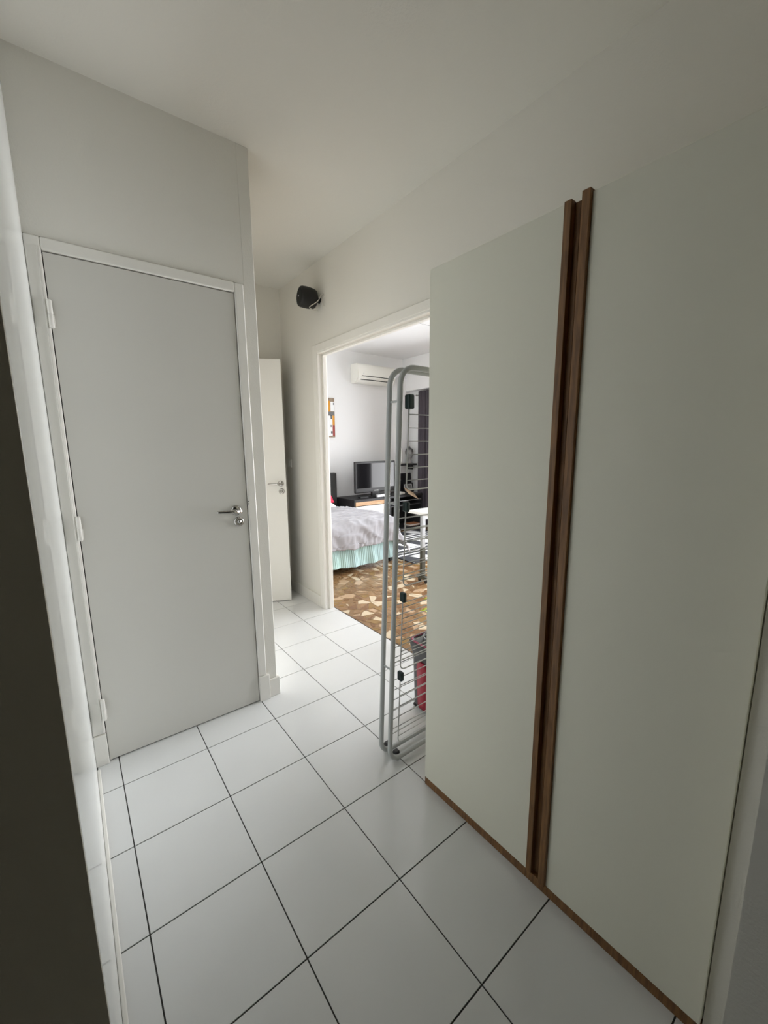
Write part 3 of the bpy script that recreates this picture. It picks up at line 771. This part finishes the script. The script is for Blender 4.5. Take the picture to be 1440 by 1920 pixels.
MB().box(4.67, 4.90, 3.08, 3.24, 0.0615, 0.064).build('cover', M['orange_cover'], bkk)
MB().box(4.672, 4.895, 3.084, 3.24, 0.0645, 0.088).build('pages', M['paper'], bkk)
MB().box(4.67, 4.90, 3.08, 3.24, 0.0885, 0.091).build('cover', M['orange_cover'], bkk)

env_m = Matrix.Translation((4.62, 3.0, 0.625)) @ Matrix.Rotation(math.radians(26), 4, 'Y') @ Matrix.Rotation(math.radians(30), 4, 'X')
env = MB().box(-0.12, 0.12, -0.09, 0.09, -0.004, 0.004, bevel=0.002, mtx=env_m)
ev = tag(env.build('envelope', M['kraft']), 'brown kraft paper envelope tilted over the black unit', 'envelope')

def pframe(cx, cy, cz, w, h, lean, lab, mat_c):
    t_ = thing('picture_frame', (cx, cy, cz), lab, 'picture frame')
    mt_ = Matrix.Translation((cx, cy, cz)) @ Matrix.Rotation(-lean, 4, 'X')
    b = MB()
    e = 0.022
    b.box(-w/2, w/2, -0.009, 0.009, 0, e, bevel=0.002, mtx=mt_); b.box(-w/2, w/2, -0.009, 0.009, h-e, h, bevel=0.002, mtx=mt_)
    b.box(-w/2, -w/2+e, -0.009, 0.009, e, h-e, bevel=0.002, mtx=mt_); b.box(w/2-e, w/2, -0.009, 0.009, e, h-e, bevel=0.002, mtx=mt_)
    b.build('frame', M['frame_black'], t_)
    MB().box(-w/2+e, w/2-e, -0.004, 0.004, e, h-e, mtx=mt_).build('picture', mat_c, t_)
    return t_
pframe(4.83, 3.40, 0.601, 0.34, 0.315, math.radians(8), 'black picture frame with a dark picture leaning in the corner', M['frame_black'])
pf = pframe(4.84, 3.30, 0.601, 0.22, 0.16, math.radians(14), 'smaller black frame with white line border in front of the larger frame', M['art_grey'])
b = MB()
mt_ = Matrix.Translation((4.84, 3.30, 0.601)) @ Matrix.Rotation(-math.radians(14), 4, 'X')
for (a0, a1, c0, c1) in ((-0.085, 0.085, 0.128, 0.134), (-0.085, 0.085, 0.026, 0.032), (-0.085, -0.079, 0.032, 0.128), (0.079, 0.085, 0.032, 0.128)):
    b.box(a0, a1, -0.0065, -0.0042, c0, c1, mtx=mt_)
b.build('line_border', M['art_white'], pf)['label'] = 'white line border'

# wall shelf, statue, lamp
ws = thing('wall_shelf', (4.93, 3.42, 1.05), 'narrow black wall shelf carrying the statue and white lamp', 'shelf')
MB().box(4.70, 5.06, 3.34, 3.4995, 1.050, 1.080, bevel=0.002).build('shelf_board', M['black_matte'], ws)
MB().box(4.965, 4.985, 3.36, 3.4995, 0.98, 1.0495).build('bracket', M['black_matte'], ws)
st = thing('statue_head', (4.955, 3.42, 1.081), 'grey stone head statue on the wall shelf', 'statue')
MB().lathe([(0, 0), (0.055, 0), (0.055, 0.012), (0.035, 0.02), (0.03, 0.06), (0.036, 0.085)], (4.955, 3.42, 1.081), (0, 0, 1), 20).build('neck', M['statue'], st)
b = MB().lathe([(0, 0), (0.028, 0.006), (0.05, 0.035), (0.062, 0.08), (0.064, 0.115), (0.052, 0.155), (0.03, 0.175), (0, 0.182)], (4.955, 3.415, 1.155), (0, 0, 1), 24, sx=0.85, sy=1.0)
b.tube([(4.945, 3.363, 1.262), (4.940, 3.350, 1.235), (4.940, 3.348, 1.225)], [0.006, 0.010, 0.008], 8)
b.tube([(4.918, 3.366, 1.205), (4.940, 3.358, 1.203), (4.960, 3.362, 1.205)], [0.003, 0.006, 0.003], 8)
b.build('face', M['statue'], st)
b = MB().lathe([(0.050, 0.0), (0.066, 0.02), (0.070, 0.06), (0.058, 0.098), (0.035, 0.118), (0.018, 0.125), (0.02, 0.14), (0.0, 0.152)], (4.962, 3.432, 1.225), (0, 0, 1), 24)
b.build('hair', M['statue_hair'], st)
lp = thing('table_lamp', (4.755, 3.42, 1.081), 'slim white glass lamp standing at the left end of the wall shelf', 'lamp')
MB().lathe([(0, 0), (0.032, 0), (0.034, 0.01), (0.03, 0.016), (0, 0.016)], (4.755, 3.42, 1.081), (0, 0, 1), 20).build('base', M['white_plastic'], lp)
MB().lathe([(0, 0), (0.03, 0), (0.034, 0.05), (0.034, 0.22), (0.028, 0.25), (0, 0.255)], (4.755, 3.42, 1.098), (0, 0, 1), 24).build('lamp_shade', M['white_glass'], lp)

# ------------------------------------------------------------------ air conditioner
ac = thing('air_conditioner', (4.23, 3.5, 2.35), 'white split air conditioner high on the living room wall', 'air conditioner')
AX0, AX1 = 3.895, 4.625
prof = [(3.598, 2.345), (3.598, 2.625), (3.44, 2.625), (3.405, 2.612), (3.39, 2.58), (3.385, 2.45), (3.395, 2.405), (3.43, 2.365), (3.47, 2.345)]
b = MB()
A = [b.bm.verts.new((AX0, y, z)) for y, z in prof]; B_ = [b.bm.verts.new((AX1, y, z)) for y, z in prof]
b.bm.faces.new(A); b.bm.faces.new(B_)
for i in range(len(prof)):
    b.bm.faces.new((A[i], A[(i+1) % len(prof)], B_[(i+1) % len(prof)], B_[i]))
bmesh.ops.recalc_face_normals(b.bm, faces=b.bm.faces[:])
bmesh.ops.bevel(b.bm, geom=b.bm.edges[:], offset=0.008, segments=3, affect='EDGES')
b.build('housing', M['ac'], ac)
MB().box(AX0+0.07, AX1-0.045, 3.379, 3.388, 2.435, 2.443).build('air_slot', M['dark_gap'], ac)
ms = Matrix.Translation((0, 3.407, 2.388)) @ Matrix.Rotation(math.radians(40), 4, 'X')
MB().box(AX0+0.06, AX1-0.065, -0.003, 0.006, -0.006, 0.005, mtx=ms).build('air_slot', M['dark_gap'], ac)
MB().box(AX0+0.06, AX1-0.055, 3.381, 3.392, 2.408, 2.430, bevel=0.003).build('flap', M['ac'], ac)
MB().box(AX0+0.09, AX0+0.11, 3.3825, 3.386, 2.475, 2.480).build('indicator', M['silver'], ac)

# picture on far wall
pc = thing('canvas_picture', (3.35, 3.59, 1.52), 'tall collage picture with orange and white panels on the living room wall', 'picture')
PX0, PX1, PZ0, PZ1 = 3.20, 3.575, 1.520, 2.098
MB().box(PX0, PX1, 3.572, 3.598, PZ0, PZ1, bevel=0.003).build('canvas', M['frame_wood'], pc)
def patch(x0, x1, z0, z1, m): MB().box(x0, x1, 3.5690, 3.5722, z0, z1).build('painted_panel', m, pc)
patch(3.21, 3.50, 1.90, 2.055, M['art_orange']); patch(3.503, 3.57, 1.905, 2.045, M['art_white'])
patch(3.21, 3.57, 1.845, 1.895, M['art_grey']); patch(3.21, 3.53, 1.54, 1.84, M['art_white'])
patch(3.532, 3.57, 1.70, 1.84, M['art_orange']); patch(3.532, 3.57, 1.54, 1.697, M['art_red'])
for (x, z, w, h) in ((3.555, 2.0, 0.012, 0.03), (3.51, 1.79, 0.016, 0.06), (3.505, 1.67, 0.012, 0.03), (3.515, 1.575, 0.022, 0.035), (3.44, 1.72, 0.03, 0.05)):
    MB().box(x-w/2, x+w/2, 3.5672, 3.5688, z, z+h).build('painted_mark', M['art_black'], pc)

# ------------------------------------------------------------------ curtain and rod
cr = thing('curtain_rod', (5.0, 2.2, 2.215), 'thin steel curtain rod under the ceiling beam', 'curtain rod')
MB().tube([(5.048, 3.34, 2.212), (5.048, -0.9, 2.212)], 0.009, 10).build('rod', M['rod'], cr)
for y in (3.26, 1.0, -0.8):
    MB().tube([(5.0985, y, 2.25), (5.06, y, 2.25), (5.048, y, 2.235), (5.048, y, 2.222)], 0.006, 8).build('bracket', M['rod'], cr)
MB().lathe([(0, 0), (0.013, 0.002), (0.013, 0.02), (0, 0.024)], (5.048, 3.34, 2.212), (0, 1, 0), 12).build('finial', M['rod'], cr)
def cf(u, v):
    y = 3.25 - u*0.62
    a = u*2*PI*7.5
    amp = 0.030*(0.55+0.45*v)
    return Vector((5.0 + amp*math.sin(a) + 0.006*math.sin(a*2.3+v*3), y + 0.012*math.sin(a*0.5+v*2), 2.268 - v*2.225))
def cf2(u, v):
    w = cf(u, v); return Vector((w.x, 1.78 - u*0.52 + (w.y-(3.25-u*0.62)), w.z))
o = MB().grid(cf2, 180, 14).build('curtain', M['curtain'], None, recalc=False)  # unseen extra curtain, added to darken the television reflection
md = o.modifiers.new('t', 'SOLIDIFY'); md.thickness = 0.003
tag(o, 'added dark curtain out of view, darkens part of the television reflection', 'curtain')
o = MB().grid(cf, 180, 14).build('curtain', M['curtain'], None, recalc=False)
md = o.modifiers.new('t', 'SOLIDIFY'); md.thickness = 0.003
tag(o, 'dark plum grey pleated curtain hanging at the living room window', 'curtain')

# ------------------------------------------------------------------ rug
rg = MB().box(3.42, 4.86, 1.60, 3.02, 0.0005, 0.009, bevel=0.002).build('rug', M['rug'])
tag(rg, 'black and white geometric striped rug beyond the bed', 'rug')
b = MB()
b.box(3.412, 3.43, 1.592, 3.028, 0.0005, 0.0105); b.box(3.43, 4.868, 1.592, 1.606, 0.0005, 0.0105)
b.build('rug_border', M['rug_edge'], rg)

# ------------------------------------------------------------------ rolling side table
tb = thing('side_table', (3.15, 1.1, 0), 'white topped rolling side table with grey legs beside the bed foot', 'table')
MB().box(2.965, 3.40, 0.88, 1.20, 0.716, 0.742, bevel=0.004, seg=3).build('table_top', M['table_white'], tb)
for (x, y) in ((3.045, 1.06), (3.34, 1.06)):
    MB().box(x-0.022, x+0.022, y-0.016, y+0.016, 0.36, 0.7155, bevel=0.003).build('leg', M['table_metal'], tb)
    MB().box(x-0.024, x+0.024, y-0.018, y+0.018, 0.07, 0.359, bevel=0.003).build('leg_sleeve', M['table_dark'], tb)['label'] = 'dark lower leg'
    MB().box(x-0.025, x+0.025, 0.985, 1.12, 0.038, 0.069, bevel=0.004).build('base_bar', M['table_dark'], tb)
    for yy in (1.005, 1.10):
        MB().lathe([(0, -0.01), (0.018, -0.01), (0.018, 0.01), (0, 0.01)], (x, yy, 0.019), (1, 0, 0), 16).build('caster', M['black'], tb)
MB().box(3.068, 3.317, 1.05, 1.07, 0.655, 0.690, bevel=0.002).build('cross_bar', M['table_metal'], tb)
